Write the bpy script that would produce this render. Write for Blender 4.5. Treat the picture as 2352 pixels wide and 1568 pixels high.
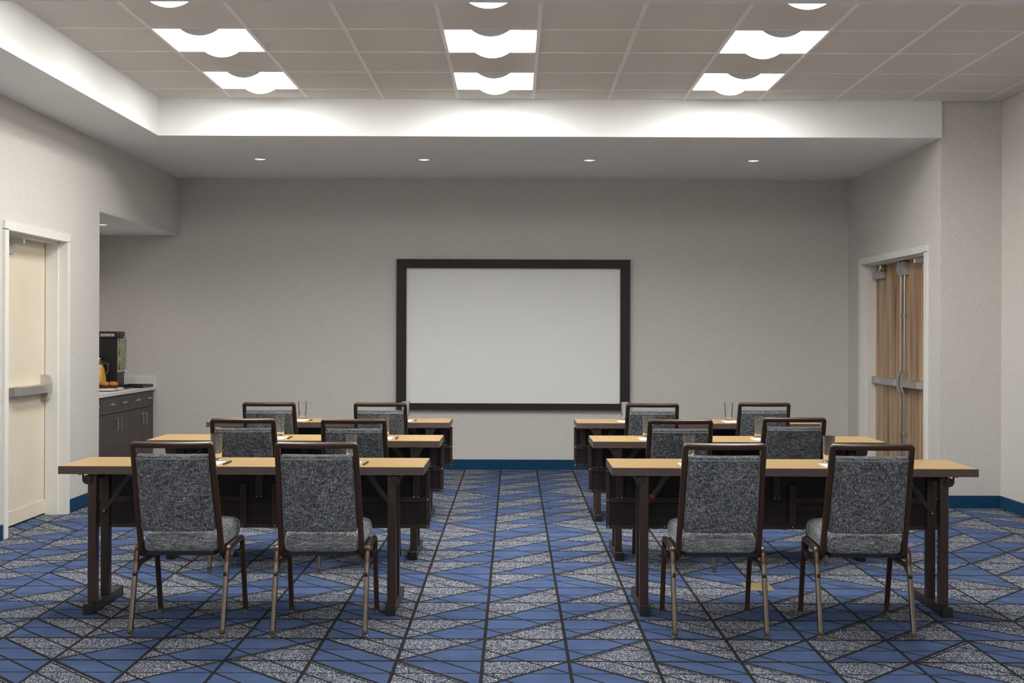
import bpy, math, random
from mathutils import Vector, Matrix
random.seed(7)
for o in list(bpy.data.objects):
    bpy.data.objects.remove(o, do_unlink=True)
scene = bpy.context.scene
COL = scene.collection

# ------------------------------------------------------------------ camera, world, exposure
CAM_H = 1.404
cam_d = bpy.data.cameras.new('camera')
cam_d.sensor_width = 36.0
cam_d.lens = 2720.0 / 2352.0 * 36.0
cam_d.shift_x = -4.0 / 2352.0
cam_d.shift_y = -17.0 / 2352.0
cam = bpy.data.objects.new('camera', cam_d)
cam.location = (0, 0, CAM_H)
cam.rotation_euler = (math.radians(90), -0.0033, 0)
COL.objects.link(cam)
scene.camera = cam
w = bpy.data.worlds.new('world'); scene.world = w
w.use_nodes = True
w.node_tree.nodes['Background'].inputs[0].default_value = (0.5, 0.5, 0.5, 1)
w.node_tree.nodes['Background'].inputs[1].default_value = 0.15
vs = scene.view_settings
vs.view_transform = 'Standard'; vs.look = 'None'; vs.gamma = 1.0; vs.use_curve_mapping = False
vs.exposure = 0.12
LIGHT = 31.0                      # emission of the ceiling fixtures' diffusers

# ------------------------------------------------------------------ room dimensions (metres; +y runs away from the camera)
CEIL = 3.311; SOFF = 3.008
XL = -3.469; XR = 3.474; XRO = 3.97; YB = 12.30; YT = 9.623; XS = -2.895; YREAR = -3.0
ALC_Y = 9.91; ALC_X = -4.36; ALC_Z = 2.42
BEAM0, BEAM1 = 5.10, 5.737

# ------------------------------------------------------------------ material helpers
def srgb(r, g, b):
    f = lambda c: (c/255/12.92) if c/255 <= 0.04045 else ((c/255+0.055)/1.055)**2.4
    return (f(r), f(g), f(b), 1)

class NT:
    def __init__(s, name):
        s.m = bpy.data.materials.new(name); s.m.use_nodes = True
        s.t = s.m.node_tree; s.b = s.t.nodes['Principled BSDF']
    def n(s, typ, **kw):
        nd = s.t.nodes.new(typ)
        for k, v in kw.items(): setattr(nd, k, v)
        return nd
    def l(s, a, b): s.t.links.new(a, b)
    def val(s, x, sock):
        if isinstance(x, (int, float)): sock.default_value = x
        else: s.l(x, sock)
    def math(s, op, a, b=0.0, c=None):
        nd = s.n('ShaderNodeMath', operation=op)
        s.val(a, nd.inputs[0]); s.val(b, nd.inputs[1])
        if c is not None: s.val(c, nd.inputs[2])
        return nd.outputs[0]
    def coords(s, scale=(1, 1, 1), kind='Object', jitter=False):
        tc = s.n('ShaderNodeTexCoord'); mp = s.n('ShaderNodeMapping')
        src = tc.outputs[kind]
        if jitter:
            oi = s.n('ShaderNodeObjectInfo'); ad = s.n('ShaderNodeVectorMath', operation='ADD')
            sc = s.math('MULTIPLY', oi.outputs['Random'], 40.0)
            s.l(src, ad.inputs[0]); s.l(sc, ad.inputs[1]); src = ad.outputs[0]
        s.l(src, mp.inputs[0]); mp.inputs['Scale'].default_value = scale
        return mp.outputs[0]
    def noise(s, vec, scale, detail=2.0, rough=0.5):
        nd = s.n('ShaderNodeTexNoise'); s.l(vec, nd.inputs['Vector'])
        nd.inputs['Scale'].default_value = scale; nd.inputs['Detail'].default_value = detail
        nd.inputs['Roughness'].default_value = rough
        return nd.outputs['Fac']
    def ramp(s, fac, stops, interp='LINEAR'):
        nd = s.n('ShaderNodeValToRGB'); nd.color_ramp.interpolation = interp
        e = nd.color_ramp.elements
        while len(e) < len(stops): e.new(0.5)
        for i, (p, c) in enumerate(stops):
            e[i].position = p; e[i].color = c
        s.l(fac, nd.inputs[0]); return nd.outputs[0]
    def mix(s, fac, a, b, blend='MIX'):
        nd = s.n('ShaderNodeMix', data_type='RGBA', blend_type=blend)
        s.val(fac, nd.inputs[0])
        for x, k in ((a, 6), (b, 7)):
            if isinstance(x, tuple): nd.inputs[k].default_value = x
            else: s.l(x, nd.inputs[k])
        return nd.outputs[2]
    def base(s, c):
        if isinstance(c, tuple): s.b.inputs['Base Color'].default_value = c
        else: s.l(c, s.b.inputs['Base Color'])
    def set(s, rough=0.5, metal=0.0, spec=0.5):
        s.b.inputs['Roughness'].default_value = rough; s.b.inputs['Metallic'].default_value = metal
        s.b.inputs['Specular IOR Level'].default_value = spec
    def bump(s, h, strength=0.2, dist=0.002):
        nd = s.n('ShaderNodeBump'); nd.inputs['Strength'].default_value = strength
        nd.inputs['Distance'].default_value = dist; s.l(h, nd.inputs['Height'])
        s.l(nd.outputs[0], s.b.inputs['Normal'])

def plain(name, col, rough=0.5, metal=0.0, spec=0.5, vary=0.06, scale=30.0):
    t = NT(name); t.set(rough, metal, spec)
    f = t.noise(t.coords(jitter=True), scale, 3)
    lo = tuple(c*(1-vary) for c in col[:3])+(1,); hi = tuple(min(1, c*(1+vary)) for c in col[:3])+(1,)
    t.base(t.ramp(f, [(0.3, lo), (0.7, hi)]))
    return t.m

M = {}
def wallpaper():
    t = NT('wallpaper'); t.set(0.85, 0, 0.2)
    g = t.n('ShaderNodeNewGeometry').outputs['Position']
    mp = t.n('ShaderNodeMapping'); t.l(g, mp.inputs[0]); mp.inputs['Scale'].default_value = (1, 1, 0.12)
    mq = t.n('ShaderNodeMapping'); t.l(g, mq.inputs[0]); mq.inputs['Scale'].default_value = (0.12, 0.12, 1)
    a = t.noise(mp.outputs[0], 260, 2); b = t.noise(mq.outputs[0], 260, 2)
    f = t.math('MULTIPLY', t.math('ADD', a, b), 0.5)
    t.base(t.ramp(f, [(0.36, (0.585, 0.552, 0.515, 1)), (0.64, (0.705, 0.675, 0.638, 1))]))
    t.bump(f, 0.25, 0.001)
    return t.m
M['wall'] = wallpaper()
M['soffit'] = plain('soffit_paint', (0.87, 0.87, 0.855, 1), 0.8, 0, 0.2, 0.01, 3)
M['soffit_face'] = M['soffit']
def tile_mat():
    t = NT('ceiling_tile'); t.set(0.9, 0, 0.15)
    v = t.coords(jitter=True)
    f = t.noise(v, 180, 3, 0.7); h = t.noise(v, 4, 2)
    c = t.ramp(f, [(0.35, (0.67, 0.625, 0.57, 1)), (0.6, (0.77, 0.725, 0.67, 1))])
    t.base(t.mix(t.math('MULTIPLY', h, 0.25), c, (0.72, 0.665, 0.61, 1)))
    t.bump(f, 0.4, 0.001); return t.m
M['tile'] = tile_mat()
M['tbar'] = plain('grid_paint', (0.86, 0.82, 0.77, 1), 0.5, 0, 0.4, 0.02)
M['base'] = plain('blue_base', srgb(20, 64, 96), 0.85, 0, 0.2, 0.15, 60)
M['frame_paint'] = plain('door_frame_paint', (0.82, 0.80, 0.755, 1), 0.4, 0, 0.4, 0.015, 4)
M['cream_door'] = plain('cream_door', (0.76, 0.67, 0.52, 1), 0.45, 0, 0.4, 0.04, 3)
def doorwood():
    t = NT('door_walnut'); t.set(0.42, 0, 0.4)
    v = t.coords((1, 11, 0.55), jitter=True); f = t.noise(v, 1.3, 6, 0.62)
    v2 = t.coords((1, 55, 0.8), jitter=True); g = t.noise(v2, 2.0, 4, 0.6)
    c = t.ramp(f, [(0.32, srgb(110, 82, 60)), (0.44, srgb(172, 138, 104)), (0.55, srgb(202, 172, 138)), (0.68, srgb(216, 194, 166))])
    t.base(t.mix(t.math('MULTIPLY', g, 0.5), c, srgb(140, 106, 78))); return t.m
M['doorwood'] = doorwood()
M['steel'] = plain('brushed_steel', (0.62, 0.61, 0.59, 1), 0.32, 1.0, 0.5, 0.06, 8)
M['grey_case'] = plain('grey_closer_paint', (0.42, 0.42, 0.41, 1), 0.45, 0.3, 0.5, 0.04)
M['screw'] = plain('screw_zinc', (0.7, 0.7, 0.68, 1), 0.3, 1.0)
M['black'] = plain('black_plastic', (0.012, 0.012, 0.013, 1), 0.35, 0, 0.5, 0.1)
M['strut_black'] = plain('strut_black', (0.03, 0.028, 0.027, 1), 0.28, 0, 0.6, 0.1)
M['screen_frame'] = plain('screen_frame', srgb(42, 35, 36), 0.55, 0, 0.3, 0.12, 14)
M['screen'] = plain('screen_white', (0.86, 0.86, 0.855, 1), 0.75, 0, 0.2, 0.008, 1.5)
M['table_frame'] = plain('table_brown_metal', srgb(68, 54, 48), 0.38, 0.25, 0.5, 0.08, 10)
M['edge'] = plain('table_edge', srgb(92, 77, 72), 0.42, 0, 0.5, 0.05, 20)
M['modesty'] = plain('modesty_dark', srgb(40, 34, 32), 0.5, 0.1, 0.4, 0.1, 10)
M['foot_cap'] = plain('foot_cap', (0.02, 0.02, 0.022, 1), 0.5, 0, 0.4)
def laminate():
    t = NT('maple_laminate'); t.set(0.33, 0, 0.5)
    v = t.coords((2.0, 60, 1), jitter=True); f = t.noise(v, 2.2, 5, 0.6)
    t.base(t.ramp(f, [(0.3, (0.43, 0.268, 0.100, 1)), (0.7, (0.525, 0.348, 0.148, 1))])); return t.m
M['laminate'] = laminate()
M['bronze'] = plain('bronze_tube', srgb(88, 66, 52), 0.30, 0.55, 0.5, 0.1, 8)
M['backframe'] = plain('brown_back_frame', srgb(66, 46, 34), 0.36, 0.15, 0.5, 0.08, 8)
M['leg_metal'] = plain('worn_leg_metal', srgb(126, 114, 104), 0.27, 0.9, 0.5, 0.15, 12)
M['glide'] = plain('chair_glide', srgb(176, 168, 150), 0.25, 0.85, 0.5, 0.05)
def fabric(name, vert):
    t = NT(name); t.set(0.95, 0, 0.1)
    # vert: threads along local z (backrest) or along local y (seat)
    s1 = (230, 230, 24) if vert else (230, 24, 230)
    s2 = (24, 260, 260); lit_gain = 1.0 if vert else 1.3  # seat threads painted lighter, standing in for light on the seat tops
    a = t.noise(t.coords(s1, jitter=True), 1.0, 2, 0.6)
    b = t.noise(t.coords(s2, jitter=True), 1.0, 2, 0.6)
    c = t.noise(t.coords((1, 1, 1), jitter=True), 9, 2)
    f = t.math('ADD', t.math('MULTIPLY', a, 0.58), t.math('MULTIPLY', b, 0.42))
    f = t.math('ADD', f, t.math('MULTIPLY', t.math('SUBTRACT', c, 0.5), 0.10))
    t.base(t.ramp(f, [(0.38, (0.030, 0.034, 0.042, 1)), (0.50, (0.115*lit_gain, 0.122*lit_gain, 0.131*lit_gain, 1)), (0.57, (0.225*lit_gain, 0.230*lit_gain, 0.234*lit_gain, 1)), (0.66, (0.46*lit_gain, 0.46*lit_gain, 0.45*lit_gain, 1))]))
    t.b.inputs['Sheen Weight'].default_value = 0.12 if vert else 0.6; t.b.inputs['Sheen Roughness'].default_value = 0.35
    t.bump(f, 0.35, 0.002); return t.m
M['fab_back'] = fabric('grey_weave_back', True)
M['fab_seat'] = fabric('grey_weave_seat', False)
M['piping'] = plain('piping_grey', (0.30, 0.31, 0.32, 1), 0.9, 0, 0.1, 0.3, 200)
def glassm(name, col=(1, 1, 1, 1), rough=0.0):
    t = NT(name); t.b.inputs['Transmission Weight'].default_value = 1.0
    t.b.inputs['IOR'].default_value = 1.48; t.set(rough, 0, 0.5); t.base(col); return t.m
M['glass'] = glassm('clear_glass', (0.97, 0.985, 0.98, 1))
M['tank'] = glassm('clear_tank', (0.93, 0.95, 0.94, 1))
M['paper'] = plain('paper', (0.88, 0.88, 0.87, 1), 0.8, 0, 0.2, 0.01)
M['cabinet'] = plain('cabinet_laminate', srgb(78, 69, 68), 0.45, 0, 0.4, 0.07, 6)
M['counter'] = plain('counter_quartz', (0.80, 0.77, 0.745, 1), 0.3, 0, 0.5, 0.04, 60)
M['juice'] = plain('orange_juice', (0.98, 0.56, 0.035, 1), 0.35, 0, 0.5, 0.03)
M['porcelain'] = plain('porcelain', (0.82, 0.82, 0.81, 1), 0.15, 0, 0.5, 0.01)
M['muffin'] = plain('muffin_top', (0.48, 0.20, 0.055, 1), 0.8, 0, 0.3, 0.5, 60)
M['muffin_cup'] = plain('muffin_cup', (0.13, 0.055, 0.025, 1), 0.8, 0, 0.3, 0.3, 40)
M['lemon'] = plain('lemon', (0.70, 0.62, 0.16, 1), 0.5, 0, 0.4, 0.2, 60)
M['brass'] = plain('brass', (0.42, 0.31, 0.15, 1), 0.42, 0.6, 0.5, 0.12, 25)
M['red'] = plain('red_collar', srgb(150, 62, 44), 0.5, 0, 0.4)
M['endcap'] = plain('light_end_cap', (0.62, 0.62, 0.61, 1), 0.55, 0.0, 0.4, 0.01)
M['silver_label'] = plain('silver_label', (0.42, 0.41, 0.40, 1), 0.4, 0.3, 0.5, 0.7, 60)
def emis(name, col, st):
    t = NT(name); t.base((0.9, 0.9, 0.9, 1))
    t.b.inputs['Emission Color'].default_value = col; t.b.inputs['Emission Strength'].default_value = st
    return t.m
M['diffuser'] = emis('lit_diffuser', (0.995, 0.995, 0.96, 1), LIGHT)
M['diffuser_curve'] = emis('lit_curved_diffuser', (0.995, 0.995, 0.96, 1), LIGHT*.45)
M['dl_lens'] = emis('downlight_lens', (1.0, 0.98, 0.95, 1), 0.8)
M['dl_trim'] = plain('downlight_trim', (0.85, 0.85, 0.84, 1), 0.35, 0, 0.5, 0.02)

def carpet():
    t = NT('patterned_carpet'); t.set(0.97, 0, 0.05)
    P = 0.3695; U0 = -0.1285; V0 = 5.084
    sep = t.n('ShaderNodeSeparateXYZ'); geo = t.n('ShaderNodeNewGeometry').outputs['Position']
    # hand-tufted wobble of the lines
    nz = t.n('ShaderNodeTexNoise'); t.l(geo, nz.inputs['Vector']); nz.inputs['Scale'].default_value = 60; nz.inputs['Detail'].default_value = 2
    wob = t.n('ShaderNodeVectorMath', operation='MULTIPLY_ADD')
    sub = t.n('ShaderNodeVectorMath', operation='SUBTRACT'); t.l(nz.outputs['Color'], sub.inputs[0]); sub.inputs[1].default_value = (.5, .5, .5)
    t.l(sub.outputs[0], wob.inputs[0]); wob.inputs[1].default_value = (.008, .008, 0); t.l(geo, wob.inputs[2])
    t.l(wob.outputs[0], sep.inputs[0])
    u = t.math('DIVIDE', t.math('SUBTRACT', sep.outputs[0], U0), P)
    v = t.math('DIVIDE', t.math('SUBTRACT', sep.outputs[1], V0), P)
    i = t.math('FLOOR', u); j = t.math('FLOOR', v)
    fu = t.math('SUBTRACT', u, i); fv = t.math('SUBTRACT', v, j)
    jm = t.math('FLOORED_MODULO', t.math('ADD', j, 1.0), 5.0)      # row 0 of the repeat is the cell below V0
    im = t.math('FLOORED_MODULO', t.math('ADD', i, 1.0), 4.0)      # column 0 of the repeat is left of U0
    idx = t.math('DIVIDE', t.math('ADD', t.math('MULTIPLY', im, 5.0), t.math('ADD', jm, 0.5)), 20.0)
    cols = ['DUUUU', 'UULUL', 'RLLLL', 'DRRRR']
    code = {'U': 0.0, 'L': 0.3333, 'D': 0.6667, 'R': 1.0}
    st = [(k/20.0, (code[ch],)*3+(1,)) for k, ch in enumerate(''.join(cols))]
    typ = t.math('MULTIPLY', t.ramp(idx, st, 'CONSTANT'), 3.0)
    isB = t.math('GREATER_THAN', typ, 1.5)                          # falling diagonal in D and R cells
    isL = t.math('COMPARE', typ, 1.0, 0.4); isR = t.math('COMPARE', typ, 3.0, 0.4); isD = t.math('COMPARE', typ, 2.0, 0.4)
    a = t.math('SUBTRACT', fv, fu)                                  # >0 upper-left
    b = t.math('SUBTRACT', t.math('ADD', fv, fu), 1.0)              # >0 upper-right
    q = t.math('ADD', t.math('MULTIPLY', a, t.math('SUBTRACT', 1.0, isB)), t.math('MULTIPLY', b, isB))
    up = t.math('GREATER_THAN', q, 0.0)
    # U: speckle above; L: below; D: below; R: above
    flip = t.math('MAXIMUM', isL, isD)
    speck = t.math('ABSOLUTE', t.math('SUBTRACT', up, flip))
    def near0(x, w_): return t.math('LESS_THAN', t.math('ABSOLUTE', x), w_)
    def wrap(x): return t.math('SUBTRACT', t.math('FRACT', t.math('ADD', x, 0.5)), 0.5)
    lines = [near0(wrap(u), 0.021), near0(wrap(v), 0.026), near0(wrap(t.math('ADD', v, 0.5)), 0.014),
             near0(q, 0.034), near0(wrap(t.math('ADD', t.math('ADD', u, v), 0.5)), 0.023),
             t.math('MULTIPLY', near0(t.math('ADD', q, 0.078), 0.018), flip)]
    ln = lines[0]
    for x in lines[1:]: ln = t.math('MAXIMUM', ln, x)
    vor = t.n('ShaderNodeTexVoronoi'); t.l(geo, vor.inputs['Vector']); vor.inputs['Scale'].default_value = 260
    sx = t.n('ShaderNodeSeparateColor'); t.l(vor.outputs['Color'], sx.inputs[0])
    spc = t.ramp(sx.outputs[0], [(0.0, (0.030, 0.042, 0.085, 1)), (0.42, (0.085, 0.10, 0.155, 1)), (0.64, (0.27, 0.285, 0.32, 1)), (0.84, (0.62, 0.61, 0.59, 1))], 'CONSTANT')
    pile = t.noise(geo, 330, 2, 0.7); big = t.noise(geo, 5, 2)
    blue = t.ramp(t.math('ADD', t.math('MULTIPLY', pile, 0.6), t.math('MULTIPLY', big, 0.4)), [(0.34, (0.055, 0.088, 0.192, 1)), (0.66, (0.102, 0.150, 0.282, 1))])
    dark = t.ramp(pile, [(0.3, (0.016, 0.016, 0.018, 1)), (0.7, (0.040, 0.039, 0.038, 1))])
    t.base(t.mix(ln, t.mix(speck, blue, spc), dark))
    t.bump(pile, 0.5, 0.004)
    return t.m
M['carpet'] = carpet()

# ------------------------------------------------------------------ mesh helpers
class MB:
    def __init__(s): s.v = []; s.f = []
    def add(s, verts, faces):
        o = len(s.v); s.v += [tuple(p) for p in verts]; s.f += [tuple(o+i for i in f) for f in faces]; return s
    def box(s, x0, x1, y0, y1, z0, z1, b=0.0):
        if b <= 0:
            vs_ = [(x, y, z) for z in (z0, z1) for y in (y0, y1) for x in (x0, x1)]
            return s.add(vs_, [(0, 2, 3, 1), (4, 5, 7, 6), (0, 1, 5, 4), (2, 6, 7, 3), (0, 4, 6, 2), (1, 3, 7, 5)])
        # chamfered box
        X = (x0, x1); Y = (y0, y1); Z = (z0, z1); vs_ = []; ix = {}
        for a in (0, 1):
            for c in (0, 1):
                for e in (0, 1):
                    sx, sy, sz = (1, -1)[a], (1, -1)[c], (1, -1)[e]
                    ix[a, c, e, 'x'] = len(vs_); vs_.append((X[a], Y[c]+sy*b, Z[e]+sz*b))
                    ix[a, c, e, 'y'] = len(vs_); vs_.append((X[a]+sx*b, Y[c], Z[e]+sz*b))
                    ix[a, c, e, 'z'] = len(vs_); vs_.append((X[a]+sx*b, Y[c]+sy*b, Z[e]))
        F = []
        cyc = [(0, 0), (1, 0), (1, 1), (0, 1)]
        for a in (0, 1):
            F.append([ix[a, c, e, 'x'] for c, e in cyc]); F.append([ix[c, a, e, 'y'] for c, e in cyc]); F.append([ix[c, e, a, 'z'] for c, e in cyc])
        for c in (0, 1):
            for e in (0, 1):
                F.append([ix[0, c, e, 'y'], ix[1, c, e, 'y'], ix[1, c, e, 'z'], ix[0, c, e, 'z']])
                F.append([ix[c, 0, e, 'x'], ix[c, 1, e, 'x'], ix[c, 1, e, 'z'], ix[c, 0, e, 'z']])
                F.append([ix[c, e, 0, 'x'], ix[c, e, 1, 'x'], ix[c, e, 1, 'y'], ix[c, e, 0, 'y']])
        for a in (0, 1):
            for c in (0, 1):
                for e in (0, 1): F.append([ix[a, c, e, k] for k in 'xyz'])
        return s.add(vs_, F)
    def lathe(s, prof, seg=24, c=(0, 0, 0), closed=False):
        # prof: (r, z) list; r == 0 ends make caps; closed joins last to first
        vs_ = []; rows = []
        for r, z in prof:
            if r < 1e-7: rows.append([len(vs_)]); vs_.append((c[0], c[1], c[2]+z))
            else:
                rows.append(list(range(len(vs_), len(vs_)+seg)))
                vs_ += [(c[0]+r*math.cos(2*math.pi*k/seg), c[1]+r*math.sin(2*math.pi*k/seg), c[2]+z) for k in range(seg)]
        F = []
        pairs = list(zip(rows[:-1], rows[1:])) + ([(rows[-1], rows[0])] if closed else [])
        for A, B in pairs:
            for k in range(seg):
                k2 = (k+1) % seg
                if len(A) == 1 and len(B) == 1: continue
                if len(A) == 1: F.append((A[0], B[k2], B[k]))
                elif len(B) == 1: F.append((A[k], A[k2], B[0]))
                else: F.append((A[k], A[k2], B[k2], B[k]))
        return s.add(vs_, F)
    def sweep(s, path, prof, ref, caps=True):
        path = [Vector(p) for p in path]; ref = Vector(ref); n = len(prof); vs_ = []; F = []
        for i, p in enumerate(path):
            t = (path[min(i+1, len(path)-1)] - path[max(i-1, 0)]).normalized()
            bb = t.cross(ref).normalized(); aa = bb.cross(t).normalized()
            vs_ += [p + aa*q[0] + bb*q[1] for q in prof]
        for i in range(len(path)-1):
            for k in range(n):
                k2 = (k+1) % n
                F.append((i*n+k, i*n+k2, (i+1)*n+k2, (i+1)*n+k))
        if caps:
            F.append(tuple(range(n))[::-1]); F.append(tuple((len(path)-1)*n+k for k in range(n)))
        return s.add(vs_, F)
    def extrude_poly(s, pts, axis, a0, a1):
        # pts 2-D outline, extruded along axis ('x': pts are (y,z); 'y': (x,z); 'z': (x,y))
        mk = {'x': lambda p, a: (a, p[0], p[1]), 'y': lambda p, a: (p[0], a, p[1]), 'z': lambda p, a: (p[0], p[1], a)}[axis]
        n = len(pts)
        return s.add([mk(p, a0) for p in pts]+[mk(p, a1) for p in pts],
                     [tuple(range(n))[::-1], tuple(range(n, 2*n))]+[(k, (k+1) % n, n+(k+1) % n, n+k) for k in range(n)])
    def rbox(s, hx, hy, hz, r, nx=6, ny=4, nz=6, fn=None):
        def samp(h, n):
            q = [-h, -h+0.35*r, -h+r]; q += [-(h-r)+2*(h-r)*k/n for k in range(1, n)]; return q+[h-r, h-0.35*r, h]
        SX, SY, SZ = samp(hx, nx), samp(hy, ny), samp(hz, nz); H = (hx, hy, hz)
        vs_ = []; cache = {}; F = []
        def vid(i, j, k):
            if (i, j, k) in cache: return cache[i, j, k]
            p = Vector((SX[i], SY[j], SZ[k]))
            inn = Vector([max(-(h-r), min(h-r, c)) for h, c in zip(H, p)])
            d = p-inn
            if d.length > 1e-9: p = inn + d.normalized()*r
            cache[i, j, k] = len(vs_); vs_.append(Vector(fn(p)) if fn else p); return cache[i, j, k]
        I, J, K = len(SX)-1, len(SY)-1, len(SZ)-1
        for i in range(I):
            for j in range(J):
                F.append((vid(i, j, 0), vid(i, j+1, 0), vid(i+1, j+1, 0), vid(i+1, j, 0))); F.append((vid(i, j, K), vid(i+1, j, K), vid(i+1, j+1, K), vid(i, j+1, K)))
            for k in range(K):
                F.append((vid(i, 0, k), vid(i+1, 0, k), vid(i+1, 0, k+1), vid(i, 0, k+1))); F.append((vid(i, J, k), vid(i, J, k+1), vid(i+1, J, k+1), vid(i+1, J, k)))
        for j in range(J):
            for k in range(K):
                F.append((vid(0, j, k), vid(0, j, k+1), vid(0, j+1, k+1), vid(0, j+1, k))); F.append((vid(I, j, k), vid(I, j+1, k), vid(I, j+1, k+1), vid(I, j, k+1)))
        return s.add(vs_, F)
    def build(s, name, mat, parent=None, smooth=False, loc=None, rot=None, autos=None):
        me = bpy.data.meshes.new(name); me.from_pydata(s.v, [], s.f); me.update()
        import bmesh
        bm = bmesh.new(); bm.from_mesh(me); bmesh.ops.recalc_face_normals(bm, faces=bm.faces)
        if smooth and autos:
            for e in bm.edges:
                if len(e.link_faces) == 2 and e.calc_face_angle(0) > autos: e.smooth = False
        for f in bm.faces: f.smooth = smooth
        bm.to_mesh(me); bm.free()
        me.materials.append(M[mat] if isinstance(mat, str) else mat)
        o = bpy.data.objects.new(name, me); COL.objects.link(o)
        if parent: o.parent = parent
        if loc: o.location = loc
        if rot: o.rotation_euler = rot
        return o

def rect(a, b, r=0.0, n=3):
    if r <= 0: return [(-a, -b), (a, -b), (a, b), (-a, b)]
    out = []
    for cx, cy, s0 in ((a-r, -b+r, -90), (a-r, b-r, 0), (-a+r, b-r, 90), (-a+r, -b+r, 180)):
        for k in range(n+1):
            an = math.radians(s0+90*k/n); out.append((cx+r*math.cos(an), cy+r*math.sin(an)))
    return out
def circ(r, n=12): return [(r*math.cos(2*math.pi*k/n), r*math.sin(2*math.pi*k/n)) for k in range(n)]
def fillet(pts, rad, seg=5):
    pts = [Vector(p) for p in pts]; out = [pts[0]]
    for i in range(1, len(pts)-1):
        r_ = rad[i-1] if isinstance(rad, (list, tuple)) else rad
        a, p, b = pts[i-1], pts[i], pts[i+1]
        d1 = (a-p).normalized(); d2 = (b-p).normalized(); an = d1.angle(d2)
        t = min(r_/math.tan(an/2), (a-p).length*.49, (b-p).length*.49)
        p1, p2 = p+d1*t, p+d2*t
        for k in range(seg+1):
            q = k/seg; out.append(p1*(1-q)**2+p*2*q*(1-q)+p2*q*q)
    out.append(pts[-1]); return out
AUTO = math.radians(40)
def tag(o, label=None, cat=None, group=None, kind=None):
    for k, v_ in (('label', label), ('category', cat), ('group', group), ('kind', kind)):
        if v_: o[k] = v_
    return o
def empty(name, loc=(0, 0, 0), rz=0.0):
    o = bpy.data.objects.new(name, None); COL.objects.link(o); o.location = loc; o.rotation_euler = (0, 0, rz); o.empty_display_size = .1
    return o
def clone(o, parent=None):
    c = o.copy(); COL.objects.link(c); c.parent = parent
    for ch in list(o.children): clone(ch, c)
    return c

# ------------------------------------------------------------------ the setting
TOPZ = 3.55
fl = MB().box(-4.6, 4.3, YREAR, YB+.2, -0.1, 0.0).build('floor', 'carpet'); tag(fl, 'blue and speckled grey carpet with dark geometric lines', 'floor', kind='structure')

D1A, D1B, D1H = 8.085, 9.155, 2.110          # left door opening in y, height
m = MB(); m.box(XL-.9, XL, YREAR, D1A, 0, TOPZ); m.box(XL-.9, XL, D1A, D1B, D1H, TOPZ); m.box(XL-.9, XL, D1B, ALC_Y, 0, TOPZ)
m.box(XL-.9, XL, ALC_Y, YB, ALC_Z, TOPZ)
wl = m.build('wall_left', 'wall'); tag(wl, 'beige woven wallpaper wall with door and serving alcove', 'wall', kind='structure')
m = MB(); m.box(ALC_X-.2, ALC_X, ALC_Y-.02, YB+.2, 0, TOPZ)
tag(m.build('wall_alcove', 'wall'), 'wallpapered rear of the serving alcove', 'wall', kind='structure')
tag(MB().box(ALC_X-.2, 4.3, YB, YB+.2, 0, TOPZ).build('wall_back', 'wall'), 'wide beige wallpaper wall behind the screen', 'wall', kind='structure')
tag(MB().box(XL-.002-.89, XL-.004, ALC_Y+.002, YB-.002, ALC_Z-.004, ALC_Z+.01).build('ceiling_alcove', 'soffit'), 'white painted underside of the alcove header', 'ceiling', kind='structure')
D2A, D2B, D2H = 9.980, 11.815, 2.110         # right double door opening
m = MB(); m.box(XR, XR+.9, YT+.02, D2A, 0, TOPZ); m.box(XR, XR+.9, D2A, D2B, D2H, TOPZ); m.box(XR, XR+.9, D2B, YB, 0, TOPZ)
tag(m.build('wall_right', 'wall'), 'beige wallpaper wall holding the wooden double doors', 'wall', kind='structure')
tag(MB().box(XRO, XRO+.2, YREAR, YT+.02, 0, TOPZ).build('wall_right_side', 'wall'), 'beige wallpaper side wall at the far right', 'wall', kind='structure')
tag(MB().box(-4.6, 4.3, YREAR-.2, YREAR, 0, TOPZ).build('wall_rear', 'wall'), 'wallpapered wall at the near end of the room', 'wall', kind='structure')
# soffit: L-shaped dropped border, painted white
m = MB()
pts = [(XL, YREAR), (XS, YREAR), (XS, YT), (XR, YT), (XR, YB), (XL, YB)]
m.extrude_poly(pts, 'z', SOFF, TOPZ)
tag(m.build('ceiling_soffit', 'soffit'), 'white dropped soffit along the left and back walls', 'soffit', kind='structure')
tag(MB().box(XS, XRO, BEAM0, BEAM1, SOFF, TOPZ).build('ceiling_beam', 'soffit'), 'white dropped ceiling beam across the top of the view', 'beam', kind='structure')
# ceiling deck
ceil = MB().box(XS, 4.1, YREAR, YT, CEIL+.022, CEIL+.1).build('ceiling', 'tile')
tag(ceil, 'suspended ceiling of beige mineral tiles in a metal grid', 'ceiling', kind='structure')
PT = 0.6096
GX = [XS+PT*k for k in range(12)]            # -2.895 ... 3.81
GXL = GX+[XRO]
Y0 = 9.246
GY = [YT, Y0]+[Y0-PT*k for k in range(1, 6)]+[BEAM1]      # far to near
LCOL = (1, 4, 7)                              # columns with lights
tile_mesh = {}
def tile(x0, x1, y0, y1):
    key = (round(x1-x0, 3), round(y1-y0, 3)); hx, hy = (x1-x0)/2-.0065, (y1-y0)/2-.0065
    if hx < .01 or hy < .01: return
    if key not in tile_mesh:
        o = MB().box(-hx, hx, -hy, hy, .001, .018, .0).build('ceiling_tile', 'tile', ceil); tile_mesh[key] = o.data
    else:
        o = bpy.data.objects.new('ceiling_tile', tile_mesh[key]); COL.objects.link(o); o.parent = ceil
    o.location = ((x0+x1)/2, (y0+y1)/2, CEIL)
for r in range(len(GY)-1):
    for c in range(len(GXL)-1):
        if c in LCOL and r in (1, 3, 5): continue
        tile(GXL[c], GXL[c+1], GY[r+1], GY[r])
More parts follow.
